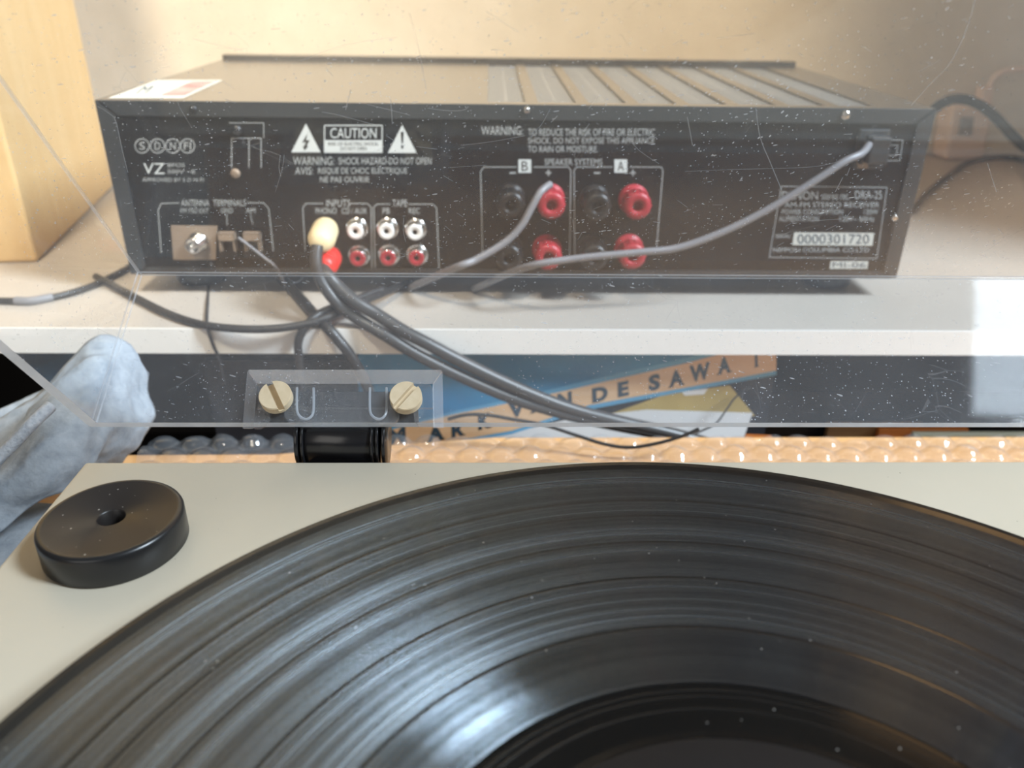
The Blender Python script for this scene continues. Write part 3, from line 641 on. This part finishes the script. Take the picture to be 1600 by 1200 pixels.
cable('thin_wire', [atY(700,655,352), atY(730,648,352), atY(765,649,353), atY(800,655,353), atY(850,664,352), atY(900,680,350), atY(945,694,347), atY(985,699,345), atY(1030,692,344), atY(1070,680,344), atY(1092,670,345)], 0.9, 'cable', 'thin black wire sagging over the bubble wrap behind the cover', 'wire')
cable('hair_wire', [atY(1172,606,395), atY(1150,620,394), atY(1135,640,393), atY(1118,662,392), atY(1090,676,391), atY(1074,684,390)], 0.55, 'cable', 'very thin dark wire crossing the ochre patch of the sleeve', 'wire')
def far(x, y, Y): return atY(x, y, Y)
cable('adapter_lead', [far(1440,190,700), far(1462,168,690), far(1490,155,690), far(1522,160,690), far(1552,180,700), far(1584,214,700), far(1612,236,710), far(1660,252,715)], 4.2, 'cable', 'thick black lead arching in front of the beige mains adapter', 'cable')
cable('shelf_lead', [Sf(1425,330,2.5), Sf(1450,300,2.5), Sf(1480,276,2.5), Sf(1515,253,2.5), Sf(1560,246,2.5), Sf(1600,250,2.5), Sf(1650,268,2.5)], 2.4, 'cable', 'black lead running back along the shelf right of the amplifier', 'cable')

# beige mains adapter by the wall
ad = thing('mains_adapter', 'small beige mains adapter standing on the shelf by the wall', 'adapter', (540, 850, SH))
mb = MB(); Yf = 835; a, b, c_, d = (atY(x, y, Yf) for x, y in ((1478,240),(1540,240),(1556,166),(1490,166)))
zb = SH+.2; mb.hexa([(a.x,Yf,zb),(b.x,Yf,zb),(b.x,Yf+30,zb),(a.x,Yf+30,zb)], [(d.x,Yf,d.z),(c_.x,Yf,c_.z),(c_.x,Yf+30,c_.z),(d.x,Yf+30,d.z)])
mb.build('body', M['beige'], ad, bevel=4, seg=3)
mb = MB(); q = [atY(x, y, Yf-.3) for x, y in ((1497,212),(1519,212),(1522,183),(1501,183))]; mb.prism(q, (0,.2,0)); mb.build('rating_patch', M['greypatch'], ad, label='grey printed patch')
mb = MB(); q = [atY(x, y, Yf+8) for x, y in ((1531,167),(1549,168),(1555,138),(1537,136))]; mb.prism(q, (0,14,0)); mb.build('plug', M['beige'], ad, bevel=2)
MB().tube([atY(1546,137,Yf+14), atY(1550,126,Yf+14), atY(1562,115,Yf+14), atY(1585,109,Yf+14), atY(1640,108,Yf+16)], 3.0, 10).build('cable', M['beige'], ad)

# ================================================================== BOX, CLOTH, WRAP, SLEEVES
bx = thing('wooden_cabinet', 'pale pine cabinet standing on the shelf at the left edge', 'cabinet', (-340, 590, SH))
f0 = (-283.0, 492.0); r0 = (-318.0, 690.0); f1 = (-480.0, 468.0); r1 = (-515.0, 666.0)
MB().hexa([(*f1,SH+.1),(*f0,SH+.1),(*r0,SH+.1),(*r1,SH+.1)], [(*f1,230),(*f0,230),(*r0,230),(*r1,230)]).build('body', M['pine'], bx, bevel=2.5, seg=3)

HD = (atY(80,634,282)-atY(-60,780,254)).normalized()
def loft(rows, n, m_, thick, amp, seed):
    R = [spline([atY(*p) for p in r_], n) for r_ in rows]; cols = [spline([r_[i] for r_ in R], m_) for i in range(len(R[0]))]
    nx, ny = len(cols), len(cols[0]); g = MB(); front = []; back = []
    for i in range(nx):
        for j in range(ny):
            p = cols[i][j]; a = cols[min(i+1,nx-1)][j]-cols[max(i-1,0)][j]; b = cols[i][min(j+1,ny-1)]-cols[i][max(j-1,0)]
            nn = a.cross(b).normalized()
            if nn.dot(p) > 0: nn = -nn
            p = Vector((p.x, p.y, max(p.z, -214.0))) if p.y < 378 else p
            pf = (p-HD*(p.dot(HD)*0.86))
            k = (0.32-abs(noise.noise(pf*0.055+Vector((seed,0,0)))))*amp*1.25 + noise.noise(p*0.03+Vector((0,0,seed)))*amp*0.4 + noise.noise(p*0.10+Vector((0,seed,0)))*amp*0.22
            front.append(p+nn*k); back.append(p+nn*(k-thick))
    f = lambda i, j: i*ny+j; N = nx*ny; fs = []
    for i in range(nx-1):
        for j in range(ny-1):
            fs.append((f(i,j), f(i+1,j), f(i+1,j+1), f(i,j+1))); fs.append((N+f(i,j), N+f(i,j+1), N+f(i+1,j+1), N+f(i+1,j)))
    for i in range(nx-1): fs += [(f(i,0), N+f(i,0), N+f(i+1,0), f(i+1,0)), (f(i,ny-1), f(i+1,ny-1), N+f(i+1,ny-1), N+f(i,ny-1))]
    for j in range(ny-1): fs += [(f(0,j), f(0,j+1), N+f(0,j+1), N+f(0,j)), (f(nx-1,j), N+f(nx-1,j), N+f(nx-1,j+1), f(nx-1,j+1))]
    g.add(front+back, fs, 0, True); return g
rows = [[(-80,690,315),(0,660,318),(60,622,322),(96,572,330),(136,534,338),(182,530,344),(226,586,348)],
        [(-80,740,292),(0,700,294),(76,634,298),(118,596,312),(158,572,320),(206,590,328),(238,652,334)],
        [(-80,790,270),(0,745,274),(70,692,280),(128,668,290),(165,668,300),(200,680,310),(222,695,318)],
        [(-80,840,262),(0,797,266),(66,752,270),(112,728,278),(150,718,290),(180,714,302),(200,712,312)],
        [(-80,875,264),(0,826,266),(60,788,270),(104,762,278),(140,742,290),(168,728,302),(190,722,312)]]
cl = loft(rows, 7, 7, 3.5, 7.0, 3.0).build('folded_cloth', M['cloth'])
tag(cl, 'blue grey velvety cloth bunched behind the left turntable corner', 'cloth')
rows = [[(-80,665,345),(0,640,345),(60,611,348),(100,588,352),(140,560,356)], [(-80,700,335),(0,676,335),(60,640,338),(100,610,344),(140,590,350)], [(-80,760,330),(0,730,330),(60,690,332),(100,650,338),(140,630,345)]]
loft(rows, 6, 6, 3.5, 2.5, 8.0).build('under_fold', M['cloth'], cl, label='shaded fold of the cloth lying behind')
MB().tube([atY(x, y, Y) for x, y, Y in ((-60,780,254),(-10,724,266),(20,694,270),(50,662,274),(80,634,282))], 2.4, 10).build('hem', M['hem'], cl, label='pale stitched hem')
g = MB(); n1, n2 = 40, 30; vs = []
for j in range(n2+1):
    for i in range(n1+1):
        x = -420+i*(282.5/n1); y = 60+j*(230/n2)
        z = -206+6*noise.noise(Vector((x*.016, y*.02, 2)))+3*noise.noise(Vector((x*.05, y*.05, 5)))
        vs.append((x, y, z))
g.add(vs+[v+Vector((0,0,-2.5)) for v in map(Vector, vs)], [q for j in range(n2) for i in range(n1) for k in (j*(n1+1)+i,) for q in ((k, k+1, k+n1+2, k+n1+1), tuple(a+(n1+1)*(n2+1) for a in (k, k+n1+1, k+n1+2, k+1)))], 0, True)
g.build('lower_fold', M['cloth'], cl, fix=False)

# bubble wrap: one film, its bubbles pressed up from it
bw = MB(); xa, xb, ya, yb, st, zw = -175.0, 470.0, 318.0, 363.0, 1.5, -218.6
nx, ny = int((xb-xa)/st), int((yb-ya)/st); vs = []
def bub(x, y):
    px = 15.0; row = math.floor((y-ya)/12.6); xo = (px/2 if row % 2 else 0)
    cx_ = xa+xo+round((x-xa-xo)/px)*px; cy_ = ya+(row+.5)*12.6
    d = math.hypot(x-cx_, (y-cy_))/6.3
    return 4.4*math.sqrt(max(0, 1-d*d))*(0.75+0.5*noise.noise(Vector((cx_*.3, cy_*.3, 1)))) if d < 1 else 0
for j in range(ny+1):
    for i in range(nx+1):
        x, y = xa+i*st, ya+j*st; wv = noise.noise(Vector((x*.025, y*.03, 4)))*1.6+1.2
        edge = 1.5*noise.noise(Vector((x*.06, 0, 9))) if j == ny else 0
        vs.append((x, y+edge*3, zw+wv*(y-ya)/(yb-ya)+bub(x, y)))
bw.add(vs, [(j*(nx+1)+i, j*(nx+1)+i+1, (j+1)*(nx+1)+i+1, (j+1)*(nx+1)+i) for j in range(ny) for i in range(nx)], 0, True)
tag(bw.build('bubble_wrap', M['film'], fix=False), 'clear bubble wrap sheet lying on the orange wood behind the turntable', 'bubble wrap')

# record sleeves on the dark inner shelf
def sleeve(name, x0, x1, Y, z0, z1, label, base, arts=(), tilt=0):
    s = thing(name, label, 'record sleeve', ((x0+x1)/2, Y, z0), 'record sleeves on the inner shelf')
    MB().box(x0, x1, Y, Y+4, z0, z1).build('jacket', M[base], s, bevel=.4)
    return s
SY = 400.0; ZS = -504.0
xr = atY(1214, 570, SY).x
sv = sleeve('record_sleeve', xr-314, xr, SY, ZS, ZS+315, 'blue record sleeve with wood coloured band reading DE SAWA', 'sl_black')
mb = MB()
def art(pts, m, lift): mb.add([atY(x, y, SY-lift) for x, y in pts], [tuple(range(len(pts)))], m)
zt = 556
art([(560,680),(560,520),(1205,520),(1205,575),(900,640),(600,700)], 0, .15)
art([(600,672),(716,641),(810,621),(920,594),(1070,560),(1213,520),(1213,540),(1070,572),(920,606),(810,633),(716,652),(560,700)], 1, .25)
art([(560,718),(700,694),(800,678),(920,640),(1080,610),(1213,586),(1213,578),(1080,602),(920,632),(704,684)], 1, .28)
mb.build('printed_sky', [M['sl_blue'], M['sl_cyan']], sv, label='printed blue ground with a lighter edge')
mb = MB(); art([(540,690),(640,664),(716,646),(810,627),(920,602),(1070,568),(1213,530),(1213,579),(1080,604),(920,633),(800,673),(704,690),(600,712)], 0, .35)
mb.build('printed_band', [M['sl_band']], sv, label='wood coloured printed band')
mb = MB()
def letter(ch, x0, x1, yb, h, sl=-0.215):
    a = atY(x0, yb, SY-.5); b = atY(x1, yb+sl*(x1-x0), SY-.5); c_ = atY(x0-1, yb-h, SY-.5); text(mb, ch, a, b-a, c_-a, 0, 0.05)
    ex, ey = (b-a), (c_-a); fts = {'M': (.08,.92), 'A': (.08,.92), 'R': (.14,.9), 'K': (.14,.9), 'N': (.1,), 'D': (), 'E': (), 'I': (.5,)}.get(ch, ())
    for q in fts:                                  # small foot serifs
        c0 = a+ex*q; w_ = ex.normalized()*1.25; mb.add([c0-w_, c0+w_, c0+w_+ey*.07, c0-w_+ey*.07], [(0,1,2,3)])
for ch, x0, x1, yb, h in (('M',608,634,696,24),('A',668,694,692,24),('R',706,726,684,22),('K',748,768,672,24),('V',795,821,654,24),('A',830,853,646,23),('N',872,894,640,24),('D',926,950,630,23),('E',966,983,621,23),('S',1014,1032,612,25),('A',1046,1068,606,25),('W',1078,1110,598,26),('A',1122,1142,586,26),('I',1180,1184,574,26)): letter(ch, x0, x1, yb, h)
mb.build('cover_lettering', [M['sl_ink']], sv, label='dark cover lettering')
mb = MB()
art([(930,655),(1040,616),(1140,602),(1180,650),(1010,642)], 0, .2); art([(900,652),(1010,640),(1176,645),(1160,690),(1040,690),(780,690),(690,700),(700,690),(800,676)], 1, .22); art([(1165,678),(1205,680),(1215,700),(1160,700)], 2, .24)
art([(1065,612),(1106,607),(1100,616),(1070,618)], 1, .26)
mb.build('printed_picture', [M['sl_yellow'], M['sl_white'], M['sl_orange']], sv, label='ochre and white printed picture')
xl = lambda px, Y: atY(px, 680, Y).x
for px0, w_, Y, m, lb in ((1190,315,446,'sl_black','black record sleeve leaning behind the blue sleeve'),(1292,60,430,'sl_brown','narrow brown record spine pack between black and rust sleeves'),(1372,56,424,'sl_orange','rust orange sleeve spine at the right of the brown one'),(1428,90,418,'sl_sage','sage grey sleeve at the right end of the row')):
    x = xl(px0, Y); z1 = -232 if w_ > 100 else -246
    s = sleeve('record_sleeve', x, x+w_, Y, ZS, z1, lb, m)
MBd = None
